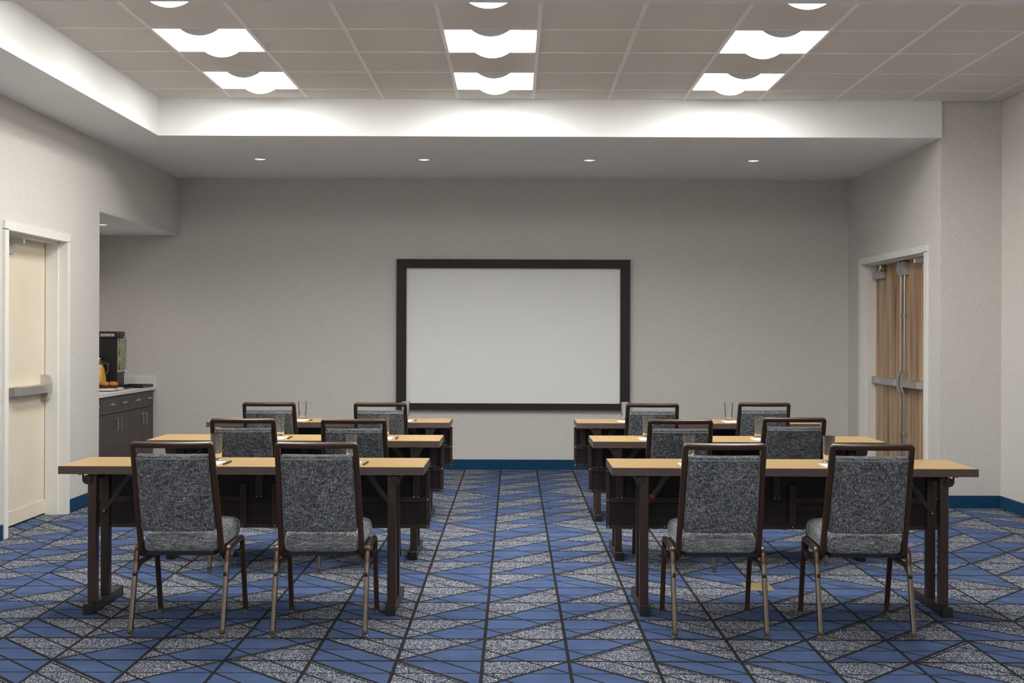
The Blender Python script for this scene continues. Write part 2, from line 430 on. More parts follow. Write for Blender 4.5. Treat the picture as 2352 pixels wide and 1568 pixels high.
for x in GX[1:]:
    MB().box(x-.012, x+.012, BEAM1, YT, CEIL-.003, CEIL+.03).build('grid_bar', 'tbar', ceil)
for y in GY[1:-1]:
    for c in range(len(GXL)-1):
        MB().box(GXL[c]+(.012 if c else 0), GXL[c+1]-(.012 if c < 11 else 0), y-.011, y+.011, CEIL-.002, CEIL+.028).build('grid_cross_bar', 'tbar', ceil)
MB().box(XS, XS+.012, BEAM1, YT, CEIL-.003, CEIL+.01).build('grid_edge_bar', 'tbar', ceil)
MB().box(XS, XRO, YT-.012, YT, CEIL-.003, CEIL+.01).build('grid_edge_bar', 'tbar', ceil)

# baseboards
BH = .102
tag(MB().box(ALC_X+.66, XR, YB-.012, YB, 0, BH, .003).build('baseboard_back', 'base'), 'blue carpet baseboard along the wall under the screen', 'baseboard', kind='structure')
m = MB(); m.box(XL, XL+.012, YREAR, D1A-.056, 0, BH, .003); m.box(XL, XL+.012, D1B+.056, ALC_Y, 0, BH, .003)
tag(m.build('baseboard_left', 'base'), 'blue baseboard beside the cream door', 'baseboard', kind='structure')
m = MB(); m.box(XR-.012, XR, D2B+.056, YB-.012, 0, BH, .003); m.box(XR-.012, XR, YT+.02, D2A-.056, 0, BH, .003); m.box(XR-.012, XRO, YT+.008, YT+.02, 0, BH, .003)
tag(m.build('baseboard_right', 'base'), 'blue baseboard around the projecting right-hand wall corner', 'baseboard', kind='structure')
tag(MB().box(XRO-.012, XRO, YREAR, YT+.008, 0, BH, .003).build('baseboard_right_side', 'base'), 'blue baseboard along the far right side wall', 'baseboard', kind='structure')

# door frames (side = +1: wall to the left of the room, frame faces +x; -1: right)
def door_frame(parent, X, sgn, ya, yb, H):
    # profile in the (depth, along-wall) plane; depth measured from the wall plane into the wall (negative = proud)
    w_ = .055
    prof = [(-.022, -w_), (0.0, -w_), (0.0, 0.0), (.05, 0.0)]
    def jamb(y, dirn):
        pts = [(-.02, -w_), (.004, -w_), (.004, 0.0), (.17, 0.0), (.17, .006), (.145, .006), (.145, .02), (.048, .02), (.048, .005), (-.02, .005)]
        P = [(X - sgn*d, y + dirn*a) for d, a in pts]
        return MB().extrude_poly(P, 'z', 0, H)
    jamb(ya, 1).build('jamb', 'frame_paint', parent); jamb(yb, -1).build('jamb', 'frame_paint', parent)
    pts = [(-.02, w_), (.004, w_), (.004, 0.0), (.17, 0.0), (.17, -.006), (.145, -.006), (.145, -.02), (.048, -.02), (.048, -.005), (-.02, -.005)]
    P = [(X - sgn*d, H + a) for d, a in pts]
    MB().extrude_poly(P, 'y', ya-w_, yb+w_).build('head', 'frame_paint', parent)

def closer(parent, X, sgn, y, dirn, ztop):
    # X leaf face, projecting +sgn; dirn = direction of the arm along y
    m = MB(); m.box(min(X, X+sgn*.055), max(X, X+sgn*.055), y-.13, y+.13, ztop-.155, ztop-.085, .008)
    c = m.build('door_closer', 'grey_case', parent)
    pr = rect(.011, .004)
    m = MB(); m.sweep([(X+sgn*.03, y+dirn*.02, ztop-.07), (X+sgn*.085, y+dirn*.23, ztop-.055)], pr, (0, 0, 1))
    m.sweep([(X+sgn*.085, y+dirn*.23, ztop-.048), (X+sgn*.01, y+dirn*.02-.02, ztop-.03)], pr, (0, 0, 1))
    m.lathe([(0, -.012), (.012, -.012), (.012, .02), (0, .02)], 12, (X+sgn*.085, y+dirn*.23, ztop-.055)); m.lathe([(0, -.085), (.013, -.085), (.013, -.055), (0, -.055)], 12, (X+sgn*.03, y+dirn*.02, ztop))
    m.build('closer_arm', 'steel', parent, True, autos=AUTO)

def panic_bar(parent, X, sgn, y_latch, y_hinge, z, rods=False, ztop=2.1):
    d = 1 if y_hinge > y_latch else -1
    # body rail, wedge-ended push pad, latch case
    def bx(y0, y1, x0, x1, z0, z1, b=.004):
        return MB().box(min(X+sgn*x0, X+sgn*x1), max(X+sgn*x0, X+sgn*x1), min(y0, y1), max(y0, y1), z0, z1, b)
    bx(y_latch+d*.02, y_hinge-d*.05, 0, .042, z-.032, z+.032).build('panic_rail', 'steel', parent)
    L0, L1 = y_latch+d*.10, y_latch+d*(abs(y_hinge-y_latch)*.62)
    P = [(X+sgn*.042, L0), (X+sgn*.085, L0+d*.01), (X+sgn*.085, L1-d*.03), (X+sgn*.042, L1)]
    MB().extrude_poly(P, 'z', z-.03, z+.03).build('push_pad', 'steel', parent)
    # tapered latch case above and below the rail
    P = [(X, z-.10), (X+sgn*.045, z-.085), (X+sgn*.062, z-.03), (X+sgn*.062, z+.04), (X+sgn*.045, z+.095), (X, z+.105)]
    MB().extrude_poly(P, 'y', min(y_latch+d*.012, y_latch+d*.085), max(y_latch+d*.012, y_latch+d*.085)).build('latch_case', 'steel', parent)
    bx(y_hinge-d*.10, y_hinge-d*.04, .0, .05, z-.034, z+.034, .006).build('rail_end_cap', 'grey_case', parent)
    if rods:
        yr = y_latch+d*.05
        MB().sweep([(X+sgn*.03, yr, z+.10), (X+sgn*.03, yr, ztop-.15)], circ(.0085, 10), (1, 0, 0)).build('vertical_rod', 'steel', parent, True, autos=AUTO)
        MB().sweep([(X+sgn*.03, yr, .07), (X+sgn*.03, yr, z-.09)], circ(.0085, 10), (1, 0, 0)).build('vertical_rod', 'steel', parent, True, autos=AUTO)
        for zz in (z+.62, z-.46):
            bx(yr-.018, yr+.018, 0, .042, zz-.012, zz+.012, .003).build('rod_guide', 'steel', parent)
        P = [(X, ztop-.15), (X+sgn*.05, ztop-.15), (X+sgn*.065, ztop-.10), (X+sgn*.055, ztop-.03), (X, ztop-.03)]
        MB().extrude_poly(P, 'y', yr-.035, yr+.035).build('top_latch', 'grey_case', parent)
        bx(yr-.03, yr+.03, 0, .04, ztop-.03, ztop-.012, .002).build('latch_bolt', 'black', parent)
        bx(yr-.03, yr+.03, 0, .05, .03, .08, .004).build('bottom_latch', 'grey_case', parent)

d1 = empty('door_1', (0, 0, 0)); tag(d1, 'cream single door with steel push bar in white frame', 'door', kind='structure')
door_frame(d1, XL, 1, D1A, D1B, D1H)
XLF = XL-.150
leaf = MB().box(XLF-.045, XLF, D1A+.006, D1B-.006, .012, D1H-.006, .002).build('door_leaf', 'cream_door', d1)
panic_bar(leaf, XLF, 1, D1B-.012, D1A, .978)
closer(leaf, XLF, 1, D1A+.22, 1, D1H)
MB().lathe([(0, 0), (.007, 0), (.007, .006), (0, .006)], 12).build('viewer', 'screw', leaf, True, loc=(XLF, 8.42, 1.50), rot=(0, math.pi/2, 0), autos=AUTO)
MB().box(XLF, XLF+.006, D1A+.01, D1B-.01, .014, .12, .001).build('kick_strip', 'cream_door', leaf)

d2 = empty('door_2', (0, 0, 0)); tag(d2, 'wood-grain double doors with push bars in white frame', 'door', kind='structure')
door_frame(d2, XR, -1, D2A, D2B, D2H)
XRF = XR+.135; YM = (D2A+D2B)/2
for (ya, yb, lat, hin) in ((YM+.002, D2B-.005, YM, D2B), (D2A+.005, YM-.002, YM, D2A)):
    lf = MB().box(XRF, XRF+.045, ya, yb, .012, D2H-.004, .0015).build('door_leaf', 'doorwood', d2)
    panic_bar(lf, XRF, -1, lat, hin, .965, True, D2H)
    dd = 1 if hin > lat else -1
    closer(lf, XRF, -1, hin-dd*.20, -dd, D2H)

# ------------------------------------------------------------------ ceiling fixtures
def make_light():
    r = empty('ceiling_light')
    H = PT/2-.012; c = .125; sag = .045
    R = (c*c+sag*sag)/(2*sag); a0 = math.asin(c/R)
    MB().box(-H, -c, -H, H, .004, .012).build('flat_diffuser', 'diffuser', r)
    MB().box(c, H, -H, H, .004, .012).build('flat_diffuser', 'diffuser', r)
    N = 20; arc = [(R*math.sin(-a0+2*a0*k/N), .004+(R-sag)-R*math.cos(-a0+2*a0*k/N)) for k in range(N+1)]
    Hc = H-.006
    inner = [(x*.985, z+.003) for x, z in arc][::-1]
    MB().extrude_poly(arc+inner, 'y', -Hc, Hc).build('curved_diffuser', 'diffuser_curve', r, True, autos=math.radians(30))
    for s_ in (-1, 1):
        y0, y1 = sorted((s_*Hc, s_*H))
        MB().extrude_poly([(x, z-.001) for x, z in arc], 'y', y0, y1).build('end_cap', 'endcap', r)
    m = MB()
    for s_ in (-1, 1):
        m.box(s_*H-.004, s_*H+.004, -H, H, .0, .02); m.box(-H, H, s_*(H+.001)-.003, s_*(H+.001)+.003, .0, .02)
    m.build('light_frame', 'tbar', r)
    return r
proto = make_light(); used = False
cname = ('left', 'middle', 'right')
rname = {0: 'far', 1: 'second', 2: 'near'}
ycs = [Y0-PT/2, Y0-PT*2.5, Y0-PT*4.5]
for ri, yc in enumerate(ycs):
    for ci, col in enumerate(LCOL):
        o = proto if not used else clone(proto); used = True
        o.location = (GX[col]+PT/2, yc, CEIL)
        lab = ('lit square ceiling light with curved centre, %s column, row nearest the back wall' % cname[ci] if ri == 0 else
               'lit square ceiling light with curved centre, %s column, second row from the back wall' % cname[ci] if ri == 1 else
               'ceiling light of the %s column cut off by the top picture edge' % cname[ci])
        tag(o, lab, 'ceiling light', 'square ceiling lights')
for ro, yc in zip(('first', 'second', 'third'), (1.66, 0.44, -0.78)):          # unseen fixtures added over and behind the camera to light the near side
    for ci, col in enumerate(LCOL):
        o = clone(proto); o.location = (GX[col]+PT/2, yc, CEIL)
        tag(o, 'added unseen square ceiling light on the near side of the beam, %s row, %s column' % (ro, cname[ci]), 'ceiling light', 'added ceiling lights out of view')

def make_downlight():
    r = empty('downlight')
    MB().lathe([(.050, .0), (.064, -.001), (.066, -.004), (.062, -.007), (.050, -.004)], 32, closed=True).build('trim_ring', 'dl_trim', r, True)
    MB().lathe([(0, -.010), (.025, -.008), (.050, -.001), (.050, .0), (0, .0)], 32).build('lens', 'dl_lens', r, True)
    return r
dl = make_downlight()
order = ('leftmost', 'second from left', 'third from left', 'rightmost')
for k, x in enumerate((-2.34, -.83, .69, 2.20)):
    o = dl if k == 0 else clone(dl); o.location = (x, 10.90, SOFF)
    tag(o, '%s of the four small round downlights in the soffit' % order[k], 'downlight', 'round downlights')
o = clone(dl); o.location = (-3.84, 11.05, ALC_Z-.004); 
sp = bpy.data.lights.new('downlight_lamp', 'SPOT'); sp.energy = 26; sp.spot_size = math.radians(150); sp.spot_blend = 1.0; sp.shadow_soft_size = .045; sp.color = (1, .92, .82)
spo = bpy.data.objects.new('lamp', sp); COL.objects.link(spo); spo.parent = o; spo.location = (0, 0, -.02)
tag(o, 'small round downlight in the underside of the alcove header', 'downlight', 'round downlights')

# ------------------------------------------------------------------ projection screen
SX0, SX1, SZ0, SZ1 = -1.213, 1.203, .622, 2.176
ps = empty('projection_screen', ((SX0+SX1)/2, YB, SZ0)); tag(ps, 'white fixed projection screen in dark frame on the back wall', 'projection screen')
ox = (SX0+SX1)/2; hw = (SX1-SX0)/2; hh = SZ1-SZ0
MB().box(-hw+.05, hw-.05, -.022, -.002, .03, hh-.05).build('screen_surface', 'screen', ps)
fw, ft, fb = .100, .090, .064
def mitre(pts): return MB().extrude_poly(pts, 'y', -.062, -.001)
mitre([(-hw, hh), (hw, hh), (hw-fw, hh-ft), (-hw+fw, hh-ft)]).build('frame_rail', 'screen_frame', ps)
mitre([(-hw, 0), (hw, 0), (hw-fw, fb), (-hw+fw, fb)]).build('frame_rail', 'screen_frame', ps)
mitre([(-hw, 0), (-hw+fw, fb), (-hw+fw, hh-ft), (-hw, hh)]).build('frame_rail', 'screen_frame', ps)
mitre([(hw, 0), (hw-fw, fb), (hw-fw, hh-ft), (hw, hh)]).build('frame_rail', 'screen_frame', ps)

# ------------------------------------------------------------------ training table
TW, TD, TH = .9145, .2225, .737
def make_table():
    r = empty('training_table')
    MB().box(-TW+.003, TW-.003, -TD+.003, TD-.003, TH-.036, TH).build('tabletop', 'laminate', r)
    m = MB(); zt = TH-.0012
    for y in (-1, 1): m.box(-TW, TW, min(y*TD, y*(TD-.003)), max(y*TD, y*(TD-.003)), TH-.040, zt)
    for x in (-1, 1): m.box(min(x*TW, x*(TW-.003)), max(x*TW, x*(TW-.003)), -TD+.003, TD-.003, TH-.040, zt)
    m.box(-TW+.002, TW-.002, -TD+.002, TD-.002, TH-.040, TH-.0365)
    m.build('edge_band', 'edge', r)
    # modesty panel hung under the far edge
    yp = TD-.002; z0, z1 = .362, .672
    mp = MB().box(-TW+.004, TW-.004, yp, yp+.004, z0+.004, z1-.004).build('modesty_panel', 'modesty', r)
    def rail(x0, x1, za, zb, d=.014): return MB().box(x0, x1, yp-d, yp+.006, za, zb, .0015)
    rail(-TW, TW, z1-.022, z1).build('panel_rail', 'table_frame', mp); rail(-TW, TW, z0, z0+.022).build('panel_rail', 'table_frame', mp)
    rail(-TW, -TW+.022, z0+.022, z1-.022).build('panel_rail', 'table_frame', mp); rail(TW-.022, TW, z0+.022, z1-.022).build('panel_rail', 'table_frame', mp)
    rail(-TW+.022, -.105, .500, .532, .012).build('panel_mid_rail', 'table_frame', mp); rail(.105, TW-.022, .500, .532, .012).build('panel_mid_rail', 'table_frame', mp)
    for x in (-.085, .085): rail(x-.019, x+.019, z0+.006, .60, .020).build('panel_strap', 'table_frame', mp)
    for x in (-TW+.073, 0.0, TW-.073):
        rail(x-.02, x+.02, .522, TH-.040, .020).build('hanger_plate', 'table_frame', mp)
        for sx in (-.012, .012):
            MB().lathe([(0, 0), (.0045, 0), (.0035, .003), (0, .0035)], 8).build('screw', 'screw', mp, True, loc=(x+sx, yp-.020, .530), rot=(math.pi/2, 0, 0))
    for x, z in ((-.085, .375), (.085, .375), (-TW+.011, .373), (TW-.011, .373), (TW-.011, .517), (-TW+.011, .517), (-.60, .376), (-.575, .370)):
        MB().lathe([(0, 0), (.005, 0), (.004, .003), (0, .004)], 8).build('screw', 'screw', mp, True, loc=(x, yp-.0205, z), rot=(math.pi/2, 0, 0))
    for s_ in (-1, 1):
        xl = s_*.752
        foot = MB().box(xl-.024, xl+.024, -.232, .195, .004, .050, .002).build('foot_rail', 'table_frame', r)
        for y0, y1 in ((-.252, -.228), (.190, .212)):
            MB().box(xl-.026, xl+.026, y0, y1, .0, .052, .003).build('foot_cap', 'foot_cap', foot)
        for y in (-.178, .010):
            MB().box(xl-.0215, xl+.0215, y-.0215, y+.0215, .050, TH-.045, .002).build('leg', 'table_frame', r)
        # pivot tube with clamps under the top
        xt = s_*.772
        tb = MB().lathe([(.0165, -.05), (.0205, -.05), (.0205, .30), (.0165, .30)], 24, closed=True).build('pivot_tube', 'table_frame', r, True, loc=(xt, -.165, TH-.066), rot=(-math.pi/2, 0, 0), autos=AUTO)
        for zz in (-.046,):
            MB().lathe([(0, 0), (.0168, 0), (.0168, .006), (0, .006)], 20).build('tube_plug', 'foot_cap', tb, True, loc=(0, 0, zz), autos=AUTO)
        for yy in (-.20, .05):
            arc = [(xt+.0245*math.cos(a), TH-.066+.0245*math.sin(a)) for a in [math.pi*(1+k/14) for k in range(15)]]
            pth = [(xt-.046, yy, TH-.043), (xt-.0245, yy, TH-.043)]+[(x, yy, z) for x, z in arc]+[(xt+.0245, yy, TH-.043), (xt+.046, yy, TH-.043)]
            MB().sweep(pth, rect(.009, .0018), (0, 1, 0)).build('clamp', 'table_frame', r)
        # folding strut: thin bar pinned to the inner leg, sleeve running up to the top
        ys = -.0165
        p0, p1, p2 = Vector((xl, ys, .485)), Vector((xl-s_*.058, ys, .566)), Vector((xl-s_*.150, ys, TH-.044))
        MB().sweep([p0-(p1-p0)*.12, p1], rect(.0035, .010, .003), (0, 1, 0)).build('strut_bar', 'table_frame', r)
        MB().sweep([p1-(p1-p0)*.04, p2], rect(.013, .015, .006), (0, 1, 0)).build('strut_sleeve', 'strut_black', r, True, autos=AUTO)
        MB().lathe([(0, 0), (.006, 0), (.005, .004), (0, .005)], 10).build('strut_bolt', 'screw', r, True, loc=(p0.x, ys-.006, p0.z), rot=(math.pi/2, 0, 0))
    return r
tab = make_table(); first = True
rows = ('front row', 'middle row', 'back row'); sides = ('left', 'right')
TPOS = {}
for ri, (yf, xl_, xr_) in enumerate(((5.920, -1.362, 1.412), (7.370, -1.373, 1.410), (8.900, -1.395, 1.392))):
    for si, x in enumerate((xl_, xr_)):
        o = tab if first else clone(tab); first = False
        o.location = (x, yf+TD, 0); TPOS[ri, si] = o
        if si == 1 and ri == 0: o.rotation_euler = (0, 0, -.006)
        tag(o, 'maple-topped folding training table, %s, %s of the aisle' % (('nearest row', 'middle row', 'row nearest the screen')[ri], sides[si]), 'table', 'training tables')
# the strut sleeve of the near right-hand table carries a red collar at its open end
t0 = TPOS[0, 1]; sl = [c for c in t0.children if c.name.startswith('strut_sleeve')]
for c in sl[:1]:
    s_ = -1; xl = s_*.752; p0, p1 = Vector((xl, -.0165, .485)), Vector((xl-s_*.058, -.0165, .566))
    MB().sweep([p1-(p1-p0)*.06, p1+(p1-p0)*.06], rect(.0145, .0165, .006), (0, 1, 0)).build('collar', 'red', c)

# ------------------------------------------------------------------ banquet chair
def make_chair():
    r = empty('banquet_chair')
    FX, FY = .2135, .2375
    prof = rect(.0115, .0125, .006, 3)
    # seat cushion: trapezoid plan, crowned
    def seatfn(p):
        t = (p.y+.215)/.43
        k = .174+(.193-.174)*min(1, max(0, t))
        x = p.x/.2*k; f = 1-(p.x/.2)**2*.5-((p.y)/.215)**2*.5
        z = p.z + (.018*f+.008*min(1, max(0, (p.y+.215)/.07))-.006 if p.z > 0 else 0)
        yy = p.y + (.02*(1-(p.x/.2)**2) if p.y > 0 else 0)
        return (x, yy+.027, z+.422+.010*t)
    MB().rbox(.2, .215, .045, .034, 8, 10, 2, seatfn).build('seat', 'fab_seat', r, True)
    MB().extrude_poly([(-.155, -.165), (.155, -.165), (.182, .235), (-.182, .235)], 'z', .362, .386).build('seat_pan', 'black', r)
    # back frame: one bent tube
    lean0 = Vector((0, -.155, .372)); lean1 = Vector((0, -.318, .895))
    hb, ht = .188, .178
    pts = [(-hb+.004, -.06, .364), (-hb, -.142, .364), (-hb, -.168, .42), (-ht, lean1.y, lean1.z)]
    nrail = 10; rail_ = []
    for k in range(1, nrail):
        q = -1+2*k/nrail; rail_.append((ht*q, lean1.y-.022*(1-q*q), lean1.z))
    left = fillet([pts[0], pts[1], pts[2], pts[3], rail_[0]], [.045, .06, .007], 5)
    right = [Vector((-p.x, p.y, p.z)) for p in left][::-1]
    path = left+[Vector(p) for p in rail_[1:-1]]+right
    # posts and rail: profile depth runs along the lean normal
    nrm = (lean1-lean0).cross(Vector((1, 0, 0))).normalized()
    MB().sweep(path, rect(.0145, .0125, .005, 2), nrm).build('back_frame', 'backframe', r, True, autos=math.radians(50))
    # back panel between the posts
    zb0, zb1 = .488, .848; zc, hz = (zb0+zb1)/2, (zb1-zb0)/2
    def backfn(p):
        z = p.z+zc; t = (z-lean0.z)/(lean1.z-lean0.z)
        wd = (hb+(ht-hb)*t)-.0135
        x = p.x/.17*wd
        y = lean0.y+(lean1.y-lean0.y)*t - .020*(1-(p.x/.17)**2) - .004 + p.y
        return (x, y, z+p.y*.3)
    bk = MB().rbox(.17, .022, hz, .010, 10, 2, 8, backfn).build('back_panel', 'fab_back', r, True)
    pip = []
    for k in range(21):
        q = -1+2*k/20; pip.append(Vector(backfn(Vector((.168*q, -.0215, hz-.010)))))
    MB().sweep(pip, circ(.0028, 6), (0, .3, 1)).build('piping', 'piping', bk, True)
    for s_ in (-1, 1):
        # rear leg, side rail, front leg
        rail_pts = fillet([(s_*FX, -.1561, .33), (s_*FX, -.140, .392), (s_*FX, .150, .398), (s_*FX, .1656, .33)], [.035, .04], 6)
        lo = rail_pts[0]; hi = rail_pts[-1]
        MB().sweep(rail_pts, prof, (1, 0, 0)).build('side_rail', 'bronze', r, True, autos=AUTO)
        lg = MB().sweep([(s_*FX, -FY, .016), lo], prof, (1, 0, 0)).build('leg', 'leg_metal', r, True, autos=AUTO)
        lf = MB().sweep([(s_*FX, FY, .016), hi], prof, (1, 0, 0)).build('leg', 'backframe', r, True, autos=AUTO)
        for l_, yy in ((lg, -FY), (lf, FY)):
            MB().lathe([(0, 0), (.012, 0), (.0155, .003), (.0155, .008), (.0125, .010), (.0125, .013), (.0148, .016), (.0148, .032), (0, .032)], 16).build('glide', 'glide', l_, True, loc=(s_*FX, yy, 0), autos=AUTO)
        # lower side stretcher with a stacking bumper
        st = fillet([(s_*(FX-.002), -.188, .275), (s_*(FX-.004), -.10, .315), (s_*(FX-.004), .05, .312), (s_*(FX-.002), .168, .345)], .05, 4)
        stx = MB().sweep(st, rect(.008, .008, .003, 2), (1, 0, 0)).build('stretcher', 'bronze', r, True, autos=AUTO)
        MB().box(s_*(FX-.004)-.012, s_*(FX-.004)+.012, .035, .10, .314, .345, .004).build('bumper', 'black', stx)
        MB().sweep([(s_*FX, -.168, .322), (s_*.12, .04, .364)], rect(.009, .006, .002, 2), (0, 0, 1)).build('brace', 'bronze', r)
        MB().sweep([(s_*FX, -.135, .388), (s_*.17, -.13, .374)], rect(.008, .008, .002, 2), (0, 0, 1)).build('bracket', 'black', r)
        MB().lathe([(0, 0), (.006, 0), (.005, .004), (0, .005)], 10).build('leg_bolt', 'screw', lf, True, loc=(s_*FX-(.0115 if s_ > 0 else -.0115), .215, .235), rot=(0, (-1 if s_ > 0 else 1)*math.pi/2, 0))
    return r
ch = make_chair(); first = True
CH = [  # x, y centre, yaw
    [(-1.557, 5.72, .0), (-.898, 5.72, .0), (.964, 5.72, .0), (1.650, 5.715, -.045)],
    [(-1.575, 7.21, .0), (-.928, 7.20, .0), (.977, 7.25, .0), (1.690, 7.44, .0)],
    [(-1.755, 8.82, .0), (-.956, 8.82, .0), (1.000, 8.84, .0), (1.835, 8.98, .0)]]
rl = ('nearest row', 'middle row', 'row closest to screen')
sl_ = ('far left seat', 'left seat beside aisle', 'right seat beside aisle', 'far right seat')
for ri in range(3):
    for k in range(4):
        x, y, a = CH[ri][k]
        o = ch if first else clone(ch); first = False
        o.location = (x, y, 0); o.rotation_euler = (0, 0, a)
        tag(o, 'grey woven banquet chair with brown frame, %s, %s' % (rl[ri], sl_[k]), 'chair', 'grey banquet chairs at the tables')

# ------------------------------------------------------------------ on the tables: glasses, notepads, pens
GL = [[(-1.555, 6.21), (-.848, 6.21), (.918, 6.20), (1.647, 6.19)],
      [(-1.515, 7.69), (-.834, 7.69), (.869, 7.70), (1.595, 7.70)],
      [(-1.643, 9.22), (-.840, 9.22), (.868, 9.22), (1.675, 9.22)]]
def make_glass():
    prof = [(0, 0), (.0255, 0), (.0275, .002), (.0285, .02), (.0335, .138), (.0335, .1395), (.0322, .1395), (.0318, .138), (.0272, .018), (.025, .011), (0, .010)]
    return MB().lathe(prof, 40).build('drinking_glass', 'glass', None, True, autos=math.radians(50))
def make_pad():
    r = empty('notepad')
    MB().box(-.07, .07, -.085, .085, .0, .0032).build('paper_block', 'paper', r)
    MB().box(-.0702, .0702, .079, .0852, .0002, .0036).build('glue_strip', 'paper', r)
    return r
def make_pen():
    r = empty('pen')
    MB().lathe([(0, -.075), (.0012, -.0745), (.0042, -.060), (.0045, .055), (.004, .070), (0, .071)], 14).build('barrel', 'black', r, True, rot=(-math.pi/2, 0, 0), loc=(0, 0, .0046), autos=AUTO)
    MB().box(-.0014, .0014, .022, .066, .0085, .0105).build('clip', 'grey_case', r)
    return r
gp, pp, np_ = make_glass(), make_pad(), make_pen(); first = True; fpen = True
for ri in range(3):
    for k in range(4):
        x, y = GL[ri][k]
        o = gp if first else clone(gp); o.location = (x, y, TH+.0003); o.rotation_euler = (0, 0, .3*k+ri)
        tag(o, 'empty clear tumbler on table, %s, %s' % (rl[ri], sl_[k]), 'glass', 'tumblers on the tables')
        o = pp if first else clone(pp); first = False
        o.location = (x-.008*(1 if k < 2 else -.4), y-.155, TH+.0003); o.rotation_euler = (0, 0, .02*(k-1.5))
        tag(o, 'white notepad in front of tumbler, %s, %s' % (rl[ri], sl_[k]), 'notepad', 'notepads on the tables')
        if k < 2:
            o = np_ if fpen else clone(np_); fpen = False
            o.location = (x+.092, y-.155, TH+.0003); o.rotation_euler = (0, 0, -.06+.05*ri)
            tag(o, 'black pen beside notepad, %s, %s' % (rl[ri], sl_[k]), 'pen', 'pens on the tables')

# ------------------------------------------------------------------ alcove: cabinets, counter and breakfast things
CF = -3.735; CZ = .848
def make_cab(y0, y1, split, lab):
    r = empty('base_cabinet', (0, y0, 0)); L = y1-y0
    MB().box(ALC_X+.002, CF-.020, .001, L-.001, .10, CZ-.032).build('body', 'cabinet', r)
    MB().box(ALC_X+.05, CF-.075, .001, L-.001, 0, .10).build('plinth', 'black', r)
    zd = CZ-.042; zb = CZ-.195
    def bar(par, y, z): # straight flat pull on drawers
        MB().sweep(fillet([(CF, y-.05, z), (CF+.028, y-.05, z), (CF+.028, y+.05, z), (CF, y+.05, z)], .008, 3), rect(.007, .004), (0, 0, 1)).build('handle', 'steel', par)
    if split:
        for a, b in ((.004, L/2-.002), (L/2+.002, L-.004)):
            d = MB().box(CF-.019, CF, a, b, zb, zd, .0015).build('drawer', 'cabinet', r); bar(d, (a+b)/2, (zb+zd)/2+.012)
    else:
        d = MB().box(CF-.019, CF, .004, L-.004, zb, zd, .0015).build('drawer', 'cabinet', r); bar(d, L*.27, (zb+zd)/2+.012); bar(d, L*.73, (zb+zd)/2+.012)
    for a, b, hy in ((.004, L/2-.002, L/2-.05), (L/2+.002, L-.004, L/2+.05)):
        d = MB().box(CF-.019, CF, a, b, .105, zb-.005, .0015).build('door', 'cabinet', r)
        z1 = zb-.055
        MB().sweep(fillet([(CF, hy, z1), (CF+.032, hy, z1), (CF+.032, hy, z1-.11), (CF, hy, z1-.11)], .012, 4), rect(.005, .005, .002, 2), (0, 1, 0)).build('handle', 'steel', d)
    tag(r, lab, 'cabinet', 'dark base cabinets in the alcove'); return r
YC = [10.0, 10.76, 11.518, 12.278]
make_cab(YC[2], YC[3], True, 'dark laminate base cabinet in alcove, the one touching the back wall')
make_cab(YC[1], YC[2], False, 'dark laminate base cabinet in alcove, middle unit under the food platter')
make_cab(YC[0], YC[1], False, 'dark laminate base cabinet mostly hidden behind the alcove corner')
ct = MB().box(ALC_X+.001, CF+.022, ALC_Y+.005, YB-.001, -.032, 0, .002).build('countertop', 'counter', None, loc=(0, 0, CZ)); tag(ct, 'pale stone countertop on dark cabinets in the alcove', 'countertop')
bs = MB().box(ALC_X+.001, CF+.022, YB-.022, YB-.001, .0005, .110, .002).build('backsplash', 'counter', None, loc=(0, 0, CZ))
tag(bs, 'low pale stone backsplash standing on the counter at the back wall', 'backsplash')

# infused-water dispenser: black housing, clear tank with lemon slices at its front, tap
dsp = empty('water_dispenser', (-3.90, 11.66, CZ)); tag(dsp, 'tall black drinks dispenser with clear front tank on counter', 'dispenser')
MB().box(-.30, -.005, .0, .215, .0, .50, .004).build('housing', 'black', dsp)
lid = MB().rbox(.155, .112, .035, .012, 4, 3, 2, lambda p: (p.x-.150, p.y+.1075, p.z+.535)).build('lid', 'black', dsp, True)
MB().box(-.17, -.03, -.0065, -.0040, .520, .548).build('label_plate', 'silver_label', lid)
MB().box(.004, .016, .16, .21, .47, .52, .003).build('lid_clip', 'grey_case', lid)
MB().box(-.006, .0, .012, .203, .19, .50).build('tank_back', 'grey_case', dsp)
tk = MB().box(.0005, .05-.03, .012, .203, .19, .495, .003).build('tank', 'tank', dsp)
k = 0
for y, z in ((.07, .43), (.12, .40), (.09, .35), (.14, .33), (.07, .29), (.12, .26), (.16, .44), (.16, .23), (.08, .22)):
    MB().lathe([(0, -.0035), (.024, -.0035), (.026, 0), (.024, .0035), (0, .0035)], 18).build('lemon_slice', 'lemon', dsp, True, loc=(.004, y, z), rot=(0, math.pi/2, .25*(k % 3-1)), autos=AUTO); k += 1
MB().box(-.004, .012, .004, .211, .165, .19, .002).build('tap_bar', 'steel', dsp)
MB().sweep(fillet([(.010, .11, .178), (.048, .11, .178), (.052, .11, .145)], .015, 4), circ(.008, 10), (0, 1, 0)).build('tap', 'steel', dsp, True, autos=AUTO)
MB().box(.034, .042, .104, .116, .185, .235, .002).build('tap_lever', 'steel', dsp)
MB().box(-.004, .035, .012, .203, 0, .012, .002).build('drip_tray', 'black', dsp)

